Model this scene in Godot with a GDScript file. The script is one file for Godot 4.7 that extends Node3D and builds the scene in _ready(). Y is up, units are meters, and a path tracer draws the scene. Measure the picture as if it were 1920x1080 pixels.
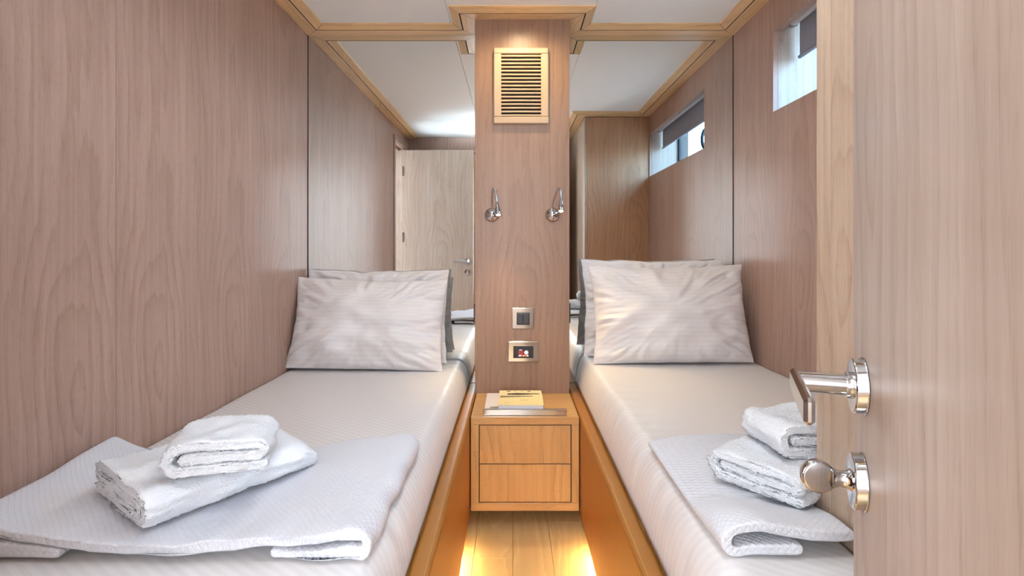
extends Node3D
# Twin cabin of a yacht: two beds, a mirrored head wall with a veneered pillar between, seen from the doorway.
# Eye height is E; the camera stands at x = 0, z = 0 and looks along -z; the mirror plane is z = -MZ.
const E := 1.10
const MZ := 2.70
const XL := -1.013
const XR := 1.087
const CEIL := E + 1.066
const PXL := -0.175
const PXR := 0.259
const PZ := -2.511
# strengths of the light sources
const K_SKY := 16.5
const K_LOBBY := 8.4
const K_PASSAGE := 5.8
const K_DOWN := 0.45
const K_SPOT := 0.4
const K_READ := 0.22
const K_STRIP := 1.2
const K_UP := 2.3
const C_UP := Color(0.82, 0.93, 1.0)
const C_SKY := Color(0.66, 0.86, 1.0)
const C_LOBBY := Color(0.91, 0.96, 1.0)
const C_PASSAGE := Color(0.86, 0.94, 1.0)
const C_DOWN := Color(0.91, 0.96, 1.0)
const C_SPOT := Color(1.0, 0.92, 0.74)
const C_READ := Color(1.0, 0.88, 0.66)
const C_STRIP := Color(1.0, 0.87, 0.58)

var M := {}
var taken := {}


# ---------------------------------------------------------------- geometry
class Geo:
	var v := PackedVector3Array()
	var n := PackedVector3Array()
	var uv := PackedVector2Array()
	var idx := PackedInt32Array()

	func tri(a: int, b: int, c: int) -> void:
		# clockwise front faces, judged by the vertex normals
		var g := (v[b] - v[a]).cross(v[c] - v[a])
		if g.dot(n[a] + n[b] + n[c]) > 0.0:
			idx.append_array([a, c, b])
		else:
			idx.append_array([a, b, c])

	func vert(p: Vector3, nn: Vector3, t: Vector2) -> int:
		v.append(p)
		n.append(nn)
		uv.append(t)
		return v.size() - 1

	func flat(ps: Array, nn: Vector3, uvs: Array) -> void:
		var k := v.size()
		for i in ps.size():
			vert(ps[i], nn, uvs[i])
		for i in range(1, ps.size() - 1):
			tri(k, k + i, k + i + 1)

	static func uv_at(p: Vector3, nn: Vector3, grain: int) -> Vector2:
		var a := nn.abs()
		var dom := 0 if a.x >= a.y and a.x >= a.z else (1 if a.y >= a.z else 2)
		if dom == grain:
			return Vector2(p[(dom + 1) % 3], p[(dom + 2) % 3])
		return Vector2(p[3 - dom - grain], -p[grain])

	func face(ps: Array, nn: Vector3, grain: int, off: Vector2) -> void:
		var uvs := []
		for p in ps:
			uvs.append(uv_at(p, nn, grain) + off)
		flat(ps, nn, uvs)

	func box(lo: Vector3, hi: Vector3, bev := 0.0, grain := 1, off := Vector2.ZERO) -> Geo:
		var b := minf(bev, minf(hi.x - lo.x, minf(hi.y - lo.y, hi.z - lo.z)) * 0.45)
		var c := (lo + hi) * 0.5
		var h := (hi - lo) * 0.5
		for ax in 3:
			for s in [-1, 1]:
				var a1 := (ax + 1) % 3
				var a2 := (ax + 2) % 3
				var ps := []
				for q in [[-1, -1], [1, -1], [1, 1], [-1, 1]]:
					var p := c
					p[ax] += s * h[ax]
					p[a1] += q[0] * (h[a1] - b)
					p[a2] += q[1] * (h[a2] - b)
					ps.append(p)
				var nn := Vector3.ZERO
				nn[ax] = s
				face(ps, nn, grain, off)
		if b <= 0.0:
			return self
		for ax in 3:
			var a1 := (ax + 1) % 3
			var a2 := (ax + 2) % 3
			for s1 in [-1, 1]:
				for s2 in [-1, 1]:
					var ps := []
					for q in [[-1, 0], [1, 0], [1, 1], [-1, 1]]:
						var p := c
						p[ax] += q[0] * (h[ax] - b)
						p[a1] += s1 * (h[a1] - (b if q[1] == 0 else 0.0))
						p[a2] += s2 * (h[a2] - (0.0 if q[1] == 0 else b))
						ps.append(p)
					var nn := Vector3.ZERO
					nn[a1] = s1
					nn[a2] = s2
					face(ps, nn.normalized(), grain, off)
		for sx in [-1, 1]:
			for sy in [-1, 1]:
				for sz in [-1, 1]:
					var s := Vector3(sx, sy, sz)
					var ps := []
					for ax in 3:
						var p := c + s * (h - Vector3(b, b, b))
						p[ax] = c[ax] + s[ax] * h[ax]
						ps.append(p)
					face(ps, s.normalized(), grain, off)
		return self

	# smooth grid; pts is row-major [j][i]; wrap joins i ends
	func grid(ni: int, nj: int, f: Callable, g: Callable, wrap := false, inward := false) -> Geo:
		var k := v.size()
		for j in nj:
			for i in ni:
				v.append(f.call(i, j))
				uv.append(g.call(i, j))
				n.append(Vector3.ZERO)
		var m := ni if wrap else ni - 1
		for j in nj - 1:
			for i in m:
				var a := k + j * ni + i
				var b := k + j * ni + (i + 1) % ni
				var c := a + ni
				var d := b + ni
				for t in [[a, b, d], [a, d, c]]:
					var cr := (v[t[1]] - v[t[0]]).cross(v[t[2]] - v[t[0]])
					if inward:
						cr = -cr
					for q in t:
						n[q] += cr
					if inward:
						idx.append_array([t[0], t[1], t[2]])
					else:
						idx.append_array([t[0], t[2], t[1]])
		for q in range(k, v.size()):
			n[q] = n[q].normalized()
		return self

	func tube(path: Array, radius, sides := 10, caps := true) -> Geo:
		var frames := []
		var up := Vector3.UP
		var d0: Vector3 = (path[1] - path[0]).normalized()
		if absf(d0.dot(up)) > 0.9:
			up = Vector3.RIGHT
		var side := d0.cross(up).normalized()
		for i in path.size():
			var d: Vector3 = (path[mini(i + 1, path.size() - 1)] - path[maxi(i - 1, 0)]).normalized()
			side = (side - d * side.dot(d)).normalized()
			frames.append([side, side.cross(d)])
		var rad := func(i: int) -> float: return radius[i] if radius is Array else radius
		grid(sides, path.size(), func(i, j): return path[j] + (frames[j][0] * cos(TAU * i / sides) + frames[j][1] * sin(TAU * i / sides)) * rad.call(j), func(i, j): return Vector2(float(i) / sides, j * 0.1), true, true)
		if caps:
			for e in [0, path.size() - 1]:
				var nn: Vector3 = (path[0] - path[1]).normalized() if e == 0 else (path[e] - path[e - 1]).normalized()
				var ps := []
				var us := []
				for i in sides:
					ps.append(path[e] + (frames[e][0] * cos(TAU * i / sides) + frames[e][1] * sin(TAU * i / sides)) * rad.call(e))
					us.append(Vector2.ZERO)
				flat(ps, nn, us)
		return self

	# profile of Vector2(radius, height) about the y axis
	func lathe(prof: Array, sides := 28) -> Geo:
		return grid(sides, prof.size(), func(i, j): return Vector3(cos(TAU * i / sides) * prof[j].x, prof[j].y, sin(TAU * i / sides) * prof[j].x), func(i, j): return Vector2(float(i) / sides, prof[j].y), true, true)

	func moved(t: Transform3D) -> Geo:
		for i in v.size():
			v[i] = t * v[i]
			n[i] = (t.basis * n[i]).normalized()
		return self

	func ruffle(noise: FastNoiseLite, amp: float) -> Geo:
		for i in v.size():
			v[i] += n[i] * noise.get_noise_3dv(v[i]) * amp
		return self

	func mesh() -> ArrayMesh:
		var a := []
		a.resize(Mesh.ARRAY_MAX)
		a[Mesh.ARRAY_VERTEX] = v
		a[Mesh.ARRAY_NORMAL] = n
		a[Mesh.ARRAY_TEX_UV] = uv
		a[Mesh.ARRAY_INDEX] = idx
		var m := ArrayMesh.new()
		m.add_surface_from_arrays(Mesh.PRIMITIVE_TRIANGLES, a)
		return m


func numbered(called: String) -> String:
	if not taken.has(called):
		taken[called] = 0
		return called
	taken[called] += 1
	return "%s_%03d" % [called, taken[called]]


# a node at the base of a thing; its parts are built in the cabin's axes unless the thing is turned
func thing(called: String, label: String, category: String, at := Vector3.ZERO, turn := 0.0, group := "") -> Node3D:
	var o := Node3D.new()
	o.name = numbered(called)
	add_child(o)
	o.position = at
	o.rotation.y = turn
	o.set_meta("label", label)
	o.set_meta("category", category)
	if group:
		o.set_meta("group", group)
	return o


func setting(called: String, label := "") -> Node3D:
	var o := Node3D.new()
	o.name = called
	add_child(o)
	o.set_meta("kind", "structure")
	if label:
		o.set_meta("label", label)
	return o


# one part; world = true when the shape was built in the cabin's axes
func part(called: String, g: Geo, m: Material, parent: Node3D, world := true) -> MeshInstance3D:
	var o := MeshInstance3D.new()
	o.name = called
	o.mesh = g.mesh()
	o.material_override = m
	parent.add_child(o, true)
	if world:
		var t := Transform3D()
		var p: Node = parent
		while p is Node3D and p != self:
			t = p.transform * t
			p = p.get_parent()
		o.transform = t.affine_inverse()
	return o


func whole(called: String, g: Geo, m: Material, label: String, category: String, group := "") -> MeshInstance3D:
	var o := MeshInstance3D.new()
	o.name = numbered(called)
	o.mesh = g.mesh()
	o.material_override = m
	add_child(o)
	o.set_meta("label", label)
	o.set_meta("category", category)
	if group:
		o.set_meta("group", group)
	return o


# ---------------------------------------------------------------- materials
func noise(freq: float, s := 1, oct := 3) -> FastNoiseLite:
	var q := FastNoiseLite.new()
	q.noise_type = FastNoiseLite.TYPE_SIMPLEX_SMOOTH
	q.seed = s
	q.frequency = freq
	q.fractal_octaves = oct
	return q


# a leaf of crown-cut oak veneer, wide x tall metres, as multipliers of the veneer's colour
func veneer(w: int, h: int, wide: float, tall: float, s: int, light: Color, dark: Color, rings: float, ring_depth: float, pore_depth: float) -> ImageTexture:
	var bytes := PackedByteArray()
	bytes.resize(w * h * 3)
	var big := noise(1.0, s, 2)
	var mid := noise(1.0, s + 7, 3)
	var fine := noise(1.0, s + 13, 2)
	fine.noise_type = FastNoiseLite.TYPE_VALUE
	for y in h:
		var py := tall * y / h
		var heart := wide * (0.5 + 0.10 * big.get_noise_2d(py * 0.9, 3.0))
		var cut := 0.010 + 0.075 * absf(sin(py * 1.35 + 0.7 + 0.5 * big.get_noise_2d(py * 1.2, 40.0)))
		for x in w:
			var px := wide * x / w
			var dx := px - heart
			var r := sqrt(dx * dx * 0.55 + cut * cut) + 0.010 * mid.get_noise_2d(px * 14.0, py * 2.2)
			var fr := fposmod(r * rings, 1.0)
			var ring := pow(fr, 3.0) * (1.0 - smoothstep(0.90, 1.0, fr))
			ring *= 0.55 + 0.45 * mid.get_noise_2d(px * 6.0 + 9.0, py * 1.5)
			var pore := maxf(0.0, fine.get_noise_2d(px * 1700.0, py * 46.0) - 0.12) * (0.45 + ring)
			var streak := 0.5 + 0.5 * mid.get_noise_2d(px * 55.0 + 80.0, py * 0.8)
			var t := clampf(ring * ring_depth + pore * pore_depth + streak * 0.26 + 0.12 * big.get_noise_2d(px * 5.0, py * 1.1), 0.0, 1.0)
			var c := light.lerp(dark, t)
			var k := (y * w + x) * 3
			bytes[k] = int(clampf(c.r, 0, 1) * 255.0)
			bytes[k + 1] = int(clampf(c.g, 0, 1) * 255.0)
			bytes[k + 2] = int(clampf(c.b, 0, 1) * 255.0)
	return ImageTexture.create_from_image(Image.create_from_data(w, h, false, Image.FORMAT_RGB8, bytes))


func mat(called: String, color: Color, rough: float, metal := 0.0) -> StandardMaterial3D:
	var m := StandardMaterial3D.new()
	m.resource_name = called
	m.albedo_color = color
	m.roughness = rough
	m.metallic = metal
	M[called] = m
	return m


func wood(called: String, color: Color, tex: Texture2D, rough: float, wide := 0.43, tall := 2.3) -> StandardMaterial3D:
	var m := mat(called, color, rough)
	m.albedo_texture = tex
	m.uv1_scale = Vector3(1.0 / wide, 1.0 / tall, 1)
	return m


func picture(w: int, h: int, f: Callable) -> ImageTexture:
	var im := Image.create(w, h, false, Image.FORMAT_RGB8)
	for y in h:
		for x in w:
			im.set_pixel(x, y, f.call(x, y))
	return ImageTexture.create_from_image(im)


func glow(called: String, color: Color, energy: float) -> StandardMaterial3D:
	var m := mat(called, color, 0.4)
	m.emission_enabled = true
	m.emission = color
	m.emission_energy_multiplier = energy
	return m


func make_materials() -> void:
	var oak := veneer(512, 1536, 0.43, 2.3, 4, Color(1.0, 0.985, 0.965), Color(0.66, 0.58, 0.52), 46.0, 0.38, 0.62)
	var limed := veneer(512, 1024, 0.42, 1.3, 21, Color(0.86, 0.83, 0.79), Color(1.0, 1.0, 0.98), 58.0, 0.9, 0.8)
	wood("oak_wall", Color(0.720, 0.605, 0.560), oak, 0.44)
	wood("oak_pillar", Color(0.620, 0.488, 0.405), oak, 0.40)
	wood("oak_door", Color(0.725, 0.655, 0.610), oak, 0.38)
	wood("oak_trim", Color(0.940, 0.800, 0.610), oak, 0.34)
	wood("oak_case", Color(0.765, 0.610, 0.410), oak, 0.40)
	wood("oak_floor", Color(0.800, 0.690, 0.520), limed, 0.42, 0.42, 1.3)
	wood("oak_wardrobe", Color(0.785, 0.620, 0.490), oak, 0.36)
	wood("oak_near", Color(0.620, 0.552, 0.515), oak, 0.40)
	wood("oak_stile", Color(0.760, 0.680, 0.610), oak, 0.40)
	mat("vent_wood", Color(0.760, 0.640, 0.520), 0.45)
	mat("ceiling_paint", Color(0.95, 0.945, 0.94), 0.75)
	mat("plain_paint", Color(0.86, 0.84, 0.82), 0.8)
	mat("mirror_glass", Color(0.93, 0.94, 0.935), 0.0, 1.0)
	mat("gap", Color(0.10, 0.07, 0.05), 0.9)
	mat("chrome", Color(0.76, 0.76, 0.77), 0.08, 1.0)
	mat("steel", Color(0.74, 0.73, 0.72), 0.20, 1.0)
	mat("black_plastic", Color(0.035, 0.035, 0.04), 0.35)
	mat("rocker_plastic", Color(0.17, 0.17, 0.20), 0.4)
	mat("rubber", Color(0.04, 0.05, 0.07), 0.5)
	mat("red_button", Color(0.80, 0.10, 0.10), 0.3)
	var leather := mat("leather", Color(0.610, 0.395, 0.150), 0.42)
	leather.heightmap_enabled = true
	leather.heightmap_scale = 0.03
	var lg := NoiseTexture2D.new()
	lg.noise = noise(0.06, 5, 2)
	lg.width = 256
	lg.height = 256
	lg.seamless = true
	leather.heightmap_texture = lg
	leather.uv1_scale = Vector3(9, 9, 1)
	mat("thread", Color(0.80, 0.62, 0.36), 0.7)
	# satin stripe: equal bands of gloss and matt weave
	var cot := mat("satin_sheet", Color(0.865, 0.845, 0.840), 1.0)
	cot.roughness_texture = picture(32, 4, func(x, _y): return Color(0.42, 0.42, 0.42) if x < 16 else Color(0.66, 0.66, 0.66))
	cot.albedo_texture = picture(32, 4, func(x, _y): return Color(1, 1, 1) if x < 16 else Color(0.980, 0.980, 0.980))
	cot.heightmap_enabled = true
	cot.heightmap_scale = 0.009
	cot.heightmap_texture = picture(32, 4, func(x, _y): return Color(1, 1, 1) * (0.5 + 0.5 * sin(TAU * x / 32.0)))
	cot.uv1_scale = Vector3(52, 52, 1)
	cot.rim_enabled = true
	cot.rim = 0.25
	var pil: StandardMaterial3D = cot.duplicate()
	pil.resource_name = "satin_pillow"
	pil.albedo_color = Color(0.880, 0.855, 0.850)
	pil.heightmap_scale = 0.004
	pil.albedo_texture = picture(32, 4, func(x, _y): return Color(1, 1, 1) if x < 16 else Color(0.988, 0.988, 0.988))
	M["satin_pillow"] = pil
	# matelasse coverlet: small diamonds
	var pq := mat("pique", Color(0.825, 0.825, 0.850), 0.85)
	pq.heightmap_enabled = true
	pq.heightmap_scale = 0.10
	pq.heightmap_texture = picture(64, 64, func(x, y):
		var a := absf(sin(PI * (x + y) / 64.0))
		var b := absf(sin(PI * (x - y) / 64.0))
		return Color(1, 1, 1) * pow(minf(a, b), 0.6))
	pq.uv1_scale = Vector3(75, 75, 1)
	pq.rim_enabled = true
	pq.rim = 0.3
	var ter := mat("terry", Color(0.925, 0.930, 0.950), 1.0)
	ter.rim_enabled = true
	ter.rim = 0.6
	ter.heightmap_enabled = true
	ter.heightmap_scale = 0.30
	var tg := NoiseTexture2D.new()
	tg.noise = noise(0.055, 31, 3)
	tg.width = 512
	tg.height = 512
	tg.seamless = true
	ter.heightmap_texture = tg
	ter.uv1_triplanar = true
	ter.uv1_scale = Vector3(9, 9, 9)
	var pane := mat("pane", Color(0.92, 0.97, 1.0, 0.06), 0.02)
	pane.transparency = BaseMaterial3D.TRANSPARENCY_ALPHA
	var bl := mat("blind_cloth", Color(0.60, 0.61, 0.66), 0.85)
	bl.backlight_enabled = true
	bl.backlight = Color(0.16, 0.17, 0.19)
	mat("blind_tube", Color(0.80, 0.79, 0.80), 0.35)
	mat("paper", Color(0.88, 0.86, 0.88), 0.8)
	glow("lamp_lens", Color(1.0, 0.86, 0.66), 4.0)
	glow("reading_led", Color(1.0, 0.88, 0.66), 12.0)
	glow("led_strip", Color(1.0, 0.80, 0.45), 3.0)
	glow("added_glow", Color(0.97, 0.98, 1.0), 1.5)  # glow of the added windows and the added bowl lamp


# ---------------------------------------------------------------- lights
func spot(called: String, at: Vector3, to: Vector3, color: Color, energy: float, angle: float, size := 0.03, soft := 0.6) -> void:
	var l := SpotLight3D.new()
	l.name = called
	add_child(l)
	l.look_at_from_position(at, to, Vector3.BACK if absf((to - at).normalized().y) > 0.98 else Vector3.UP)
	l.light_color = color
	l.light_energy = energy
	l.spot_angle = angle
	l.spot_angle_attenuation = soft
	l.spot_range = 6.0
	l.spot_attenuation = 2.0
	l.light_size = size
	l.shadow_enabled = true


func area(called: String, at: Vector3, to: Vector3, size: Vector2, color: Color, energy: float) -> void:
	var l := AreaLight3D.new()
	l.name = called
	add_child(l)
	l.look_at_from_position(at, to, Vector3.BACK if absf((to - at).normalized().y) > 0.98 else Vector3.UP)
	l.area_size = size
	l.light_color = color
	l.light_energy = energy
	l.area_range = 8.0
	l.area_attenuation = 2.0
	l.shadow_enabled = true


# ---------------------------------------------------------------- scene
func _ready() -> void:
	# camera: level, 86 degrees wide, shifted down like a perspective-corrected photograph
	var cam := Camera3D.new()
	cam.name = "camera"
	add_child(cam)
	cam.position = Vector3(0, E, 0)
	cam.far = 60.0
	var focal := 1026.0
	cam.set_frustum(0.02 * 1080.0 / focal, Vector2(-2.0, -75.0) / focal * 0.02, 0.02, 60.0)
	cam.current = true
	var env := Environment.new()
	env.tonemap_mode = Environment.TONE_MAPPER_LINEAR
	env.tonemap_exposure = 1.32
	env.background_mode = Environment.BG_SKY
	var sky := ProceduralSkyMaterial.new()
	sky.sky_top_color = Color(0.58, 0.80, 1.0)
	sky.sky_horizon_color = C_SKY
	sky.ground_horizon_color = Color(0.62, 0.76, 0.86)
	sky.ground_bottom_color = Color(0.45, 0.55, 0.62)
	sky.sky_energy_multiplier = 1.0
	env.background_energy_multiplier = K_SKY
	env.sky = Sky.new()
	env.sky.sky_material = sky
	env.sdfgi_enabled = true
	env.ssao_enabled = true
	env.ssil_enabled = true
	var we := WorldEnvironment.new()
	we.name = "world"
	we.environment = env
	add_child(we)

	# added soft light outside the frame, dressed as frosted windows of passage and lobby
	area("added_passage_light", Vector3(-2.18, 1.25, -0.86), Vector3(0, 1.25, -0.86), Vector2(0.90, 1.40), C_PASSAGE, K_PASSAGE)
	area("added_lobby_light", Vector3(0.0, 1.30, 1.195), Vector3(0.0, 1.30, 0), Vector2(1.76, 1.40), C_LOBBY, K_LOBBY)

	make_materials()
	build_shell()
	build_cornice()
	build_window()
	build_pillar()
	build_mirrors()
	build_wardrobe()
	build_entry_door()
	build_near_door()
	build_beds()
	build_nightstand()
	build_vent()
	build_reading_lamps()
	build_plates()
	build_ceiling_lamps()
	build_pillows()
	build_coverlets()
	build_towels()
	build_books()


func build_shell() -> void:
	# floor: slab and oak planks running along the beds
	var fl := setting("floor")
	part("slab", Geo.new().box(Vector3(-2.6, -0.10, -2.9), Vector3(1.6, -0.012, 1.4)), M.gap, fl)
	var rng := RandomNumberGenerator.new()
	rng.seed = 11
	var pw := 0.140
	var c := 0
	var x := -1.12
	while x < 1.12:
		var z := -2.74
		var first := true
		while z < 1.2:
			var len := 1.05 + 0.25 * ((c * 7) % 3) - (0.5 if first and c % 2 else 0.0)
			var z1 := minf(z + len, 1.25)
			part("plank", Geo.new().box(Vector3(x, -0.014, z), Vector3(x + pw - 0.0009, rng.randf() * 0.0006, z1 - 0.0014), 0.0010, 2, Vector2(rng.randf(), rng.randf())), M.oak_floor, fl)
			z = z1
			first = false
		x += pw
		c += 1
	# left wall: veneered panels on a backing, doorway near the camera
	var wl := setting("wall_left")
	part("backing", Geo.new().box(Vector3(-1.12, 0, -2.78), Vector3(-1.036, 2.3, -0.74)), M.gap, wl)
	part("panel", Geo.new().box(Vector3(-1.035, 0.02, -2.70), Vector3(XL, E + 1.07, -1.3985), 0.0012, 1, Vector2(0.06, 0.1)), M.oak_wall, wl)
	part("panel", Geo.new().box(Vector3(-1.035, 0.02, -1.3965), Vector3(XL, E + 1.07, -0.745), 0.0012, 1, Vector2(0.20, 0.1)), M.oak_wall, wl)
	part("panel", Geo.new().box(Vector3(-1.10, 2.02, -0.744), Vector3(XL, E + 1.07, -0.10), 0.0012, 1, Vector2(0.31, 0.4)), M.oak_wall, wl)
	part("panel", Geo.new().box(Vector3(-1.10, 0.02, -0.30), Vector3(XL, 2.019, -0.10), 0.0012, 1, Vector2(0.31, 0.4)), M.oak_wall, wl)
	# casing of the doorway in the left wall
	var dc := setting("trim_7")
	part("casing", Geo.new().box(Vector3(-1.12, 0.0, -0.775), Vector3(XL + 0.014, 2.065, -0.735), 0.003, 1), M.oak_door, dc)
	part("casing", Geo.new().box(Vector3(-1.12, 2.025, -0.735), Vector3(XL + 0.014, 2.065, -0.29), 0.003, 2), M.oak_door, dc)
	part("casing", Geo.new().box(Vector3(-1.12, 0.0, -0.325), Vector3(XL + 0.006, 2.025, -0.285), 0.003, 1), M.oak_door, dc)
	part("stop", Geo.new().box(Vector3(-1.12, 2.0, -0.734), Vector3(-1.06, 2.024, -0.326), 0.002, 2), M.oak_door, dc)
	# right wall: two panels pierced by the window
	var wr := setting("wall_right")
	var t0 := XR
	var t1 := XR + 0.02
	var wy0 := E + 0.569
	var wy1 := E + 0.905
	var g := Geo.new()
	var off := Vector2(0.13, 0.3)
	g.box(Vector3(t0, 0.02, -2.70), Vector3(t1, E + 1.07, -2.287), 0.0, 1, off)
	g.box(Vector3(t0, 0.02, -2.287), Vector3(t1, wy0, -1.675), 0.0, 1, off)
	g.box(Vector3(t0, wy1, -2.287), Vector3(t1, E + 1.07, -1.675), 0.0, 1, off)
	part("panel", g, M.oak_wall, wr)
	g = Geo.new()
	off = Vector2(0.33, 0.2)
	g.box(Vector3(t0, 0.02, -1.673), Vector3(t1, wy0, -1.042), 0.0, 1, off)
	g.box(Vector3(t0, wy1, -1.673), Vector3(t1, E + 1.07, -1.042), 0.0, 1, off)
	g.box(Vector3(t0, 0.02, -1.042), Vector3(t1, E + 1.07, 0.05), 0.0, 1, off)
	part("panel", g, M.oak_wall, wr)
	g = Geo.new()
	g.box(Vector3(1.33, 0.0, -2.78), Vector3(1.40, wy0 - 0.03, 1.3))
	g.box(Vector3(1.33, E + 1.0, -2.78), Vector3(1.40, 2.3, 1.3))
	g.box(Vector3(1.33, wy0 - 0.03, -2.78), Vector3(1.40, E + 1.0, -2.30))
	g.box(Vector3(1.33, wy0 - 0.03, -1.03), Vector3(1.40, E + 1.0, 1.3))
	part("hull", g, M.gap, wr)
	# head wall behind the mirrors
	var wb := setting("wall_back")
	part("backing", Geo.new().box(Vector3(-1.12, 0, -2.80), Vector3(1.33, 2.3, -2.7075)), M.gap, wb)
	part("panel", Geo.new().box(Vector3(XL, 0.02, -2.7070), Vector3(XR, 0.429, -2.699), 0.0, 1, Vector2(0.2, 0)), M.oak_trim, wb)
	# ceiling panels with fine joints, cross joint towards the door
	var ce := setting("ceiling")
	part("deck", Geo.new().box(Vector3(-2.6, CEIL + 0.014, -2.8), Vector3(1.4, 2.4, 1.4)), M.plain_paint, ce)
	for q in [[-1.03, -0.2955], [-0.2935, 0.3615], [0.3635, 1.10]]:
		part("ceiling_panel", Geo.new().box(Vector3(q[0], CEIL, -2.70), Vector3(q[1], CEIL + 0.013, -0.841), 0.0008), M.ceiling_paint, ce)
		part("ceiling_panel", Geo.new().box(Vector3(q[0], CEIL, -0.839), Vector3(q[1], CEIL + 0.013, 1.3), 0.0008), M.ceiling_paint, ce)
	# rear wall with the doorway in which the camera stands
	var re := setting("wall_rear")
	part("panel", Geo.new().box(Vector3(-1.12, 0, -0.135), Vector3(-0.36, CEIL, -0.06), 0.002, 1, Vector2(0.1, 0.2)), M.oak_wall, re)
	part("panel", Geo.new().box(Vector3(0.16, 0, 0.05), Vector3(1.33, CEIL, 0.12), 0.002, 1), M.oak_wall, re)
	part("panel", Geo.new().box(Vector3(-0.36, 2.05, -0.06), Vector3(0.16, CEIL, 0.0), 0.002, 0), M.oak_wall, re)
	var jt := setting("trim_8")
	part("casing", Geo.new().box(Vector3(-0.375, 0, -0.150), Vector3(-0.315, 2.05, -0.04), 0.003, 1), M.oak_trim, jt)
	part("casing", Geo.new().box(Vector3(0.135, 0, 0.035), Vector3(0.165, 2.05, 0.13), 0.003, 1), M.oak_trim, jt)
	# lobby behind the camera and passage beyond the left door
	var lo := setting("wall_lobby")
	part("panel", Geo.new().box(Vector3(-1.12, 0, -0.06), Vector3(-1.04, CEIL, 1.3)), M.plain_paint, lo)
	part("panel", Geo.new().box(Vector3(0.95, 0, 0.12), Vector3(1.02, CEIL, 1.3)), M.plain_paint, lo)
	part("panel", Geo.new().box(Vector3(-1.12, 0, 1.25), Vector3(1.33, CEIL, 1.32)), M.plain_paint, lo)
	var w2 := setting("added_window_2", "added glowing window of the lobby, unseen behind the camera")  # made-up light source; its pane glows to fill from the front
	for q in [[-0.94, -0.90, 0.56, 2.04], [0.90, 0.94, 0.56, 2.04], [-0.90, 0.90, 0.56, 0.60], [-0.90, 0.90, 2.00, 2.04]]:
		part("window_frame", Geo.new().box(Vector3(q[0], q[2], 1.205), Vector3(q[1], q[3], 1.249), 0.003), M.plain_paint, w2)
	part("added_pane", Geo.new().box(Vector3(-0.898, 0.602, 1.215), Vector3(0.898, 1.998, 1.222)), M.added_glow, w2)
	var pa := setting("wall_passage")
	part("panel", Geo.new().box(Vector3(-2.30, 0, -1.40), Vector3(-2.22, CEIL, 0.2)), M.oak_wall, pa)
	var w3 := setting("added_window_3", "added glowing window of the passage, unseen beyond the left door")  # window added to carry the light that comes from the passage
	for q in [[-1.35, -1.31, 0.51, 1.99], [-0.41, -0.37, 0.51, 1.99], [-1.31, -0.41, 0.51, 0.55], [-1.31, -0.41, 1.95, 1.99]]:
		part("window_frame", Geo.new().box(Vector3(-2.219, q[2], q[0]), Vector3(-2.185, q[3], q[1]), 0.003), M.plain_paint, w3)
	part("added_pane", Geo.new().box(Vector3(-2.205, 0.552, -1.308), Vector3(-2.198, 1.948, -0.412)), M.added_glow, w3)
	part("panel", Geo.new().box(Vector3(-2.30, 0, -1.45), Vector3(-1.12, CEIL, -1.37)), M.oak_wall, pa)
	part("panel", Geo.new().box(Vector3(-2.30, 0, 0.12), Vector3(-1.12, CEIL, 0.2)), M.oak_wall, pa)


func build_cornice() -> void:
	# flat two-band cornice mitred round the room; plan corners, room on the right-hand side
	var path := [Vector2(XL, -0.135), Vector2(XL, -2.70), Vector2(PXL, -2.70), Vector2(PXL, PZ), Vector2(PXR, PZ), Vector2(PXR, -2.70), Vector2(XR, -2.70), Vector2(XR, -1.03), Vector2(0.571, -1.03), Vector2(0.571, 0.04)]
	var inward := func(i: int) -> Vector2:
		var d: Vector2 = (path[i + 1] - path[i]).normalized()
		return Vector2(-d.y, d.x)
	var corner := func(i: int, e: float) -> Vector2:
		if i == 0:
			return path[0] + inward.call(0) * e
		if i == path.size() - 1:
			return path[i] + inward.call(i - 1) * e
		return path[i] + (inward.call(i - 1) + inward.call(i)) * e
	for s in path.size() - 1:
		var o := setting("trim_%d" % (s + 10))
		var d: Vector2 = (path[s + 1] - path[s]).normalized()
		var grain := 0 if absf(d.x) > 0.5 else 2
		for band in [["outer_band", 0.0005, 0.0630, E + 1.048, E + 1.048], ["inner_band", 0.0680, 0.1090, E + 1.0480, E + 1.0610], ["groove_shade", 0.0622, 0.0688, E + 1.0482, E + 1.0482], ["backing", 0.0005, 0.1075, E + 1.0630, E + 1.0640]]:  # the groove's shadow line is put in as a flush dark strip
			var g := Geo.new()
			var prof := [Vector2(band[1], CEIL + 0.004), Vector2(band[1], band[3] + 0.001), Vector2(band[1] + 0.001, band[3]), Vector2(band[2] - 0.001, band[4]), Vector2(band[2], band[4] + 0.001), Vector2(band[2], CEIL + 0.004)]
			for k in prof.size() - 1:
				var ps := []
				for q in [[s, k], [s + 1, k], [s + 1, k + 1], [s, k + 1]]:
					var c: Vector2 = corner.call(q[0], prof[q[1]].x)
					var shrink := d * (0.0012 if q[0] == s else -0.0012)
					ps.append(Vector3(c.x + shrink.x, prof[q[1]].y, c.y + shrink.y))
				var iw: Vector2 = inward.call(s)
				var e2: Vector2 = prof[k + 1] - prof[k]
				var nn2 := Vector2(-e2.y, e2.x).normalized() * -1.0
				var nn := Vector3(iw.x * nn2.x, nn2.y, iw.y * nn2.x)
				if k == 0:
					nn = Vector3(-iw.x, 0, -iw.y)
				elif k == prof.size() - 2:
					nn = Vector3(iw.x, 0, iw.y)
				elif nn.y > 0:
					nn = -nn
				g.face(ps, nn, grain, Vector2(s * 0.17, s * 0.31))
			part(band[0], g, M.gap if band[0] in ["backing", "groove_shade"] else M.oak_trim, o)


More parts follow.
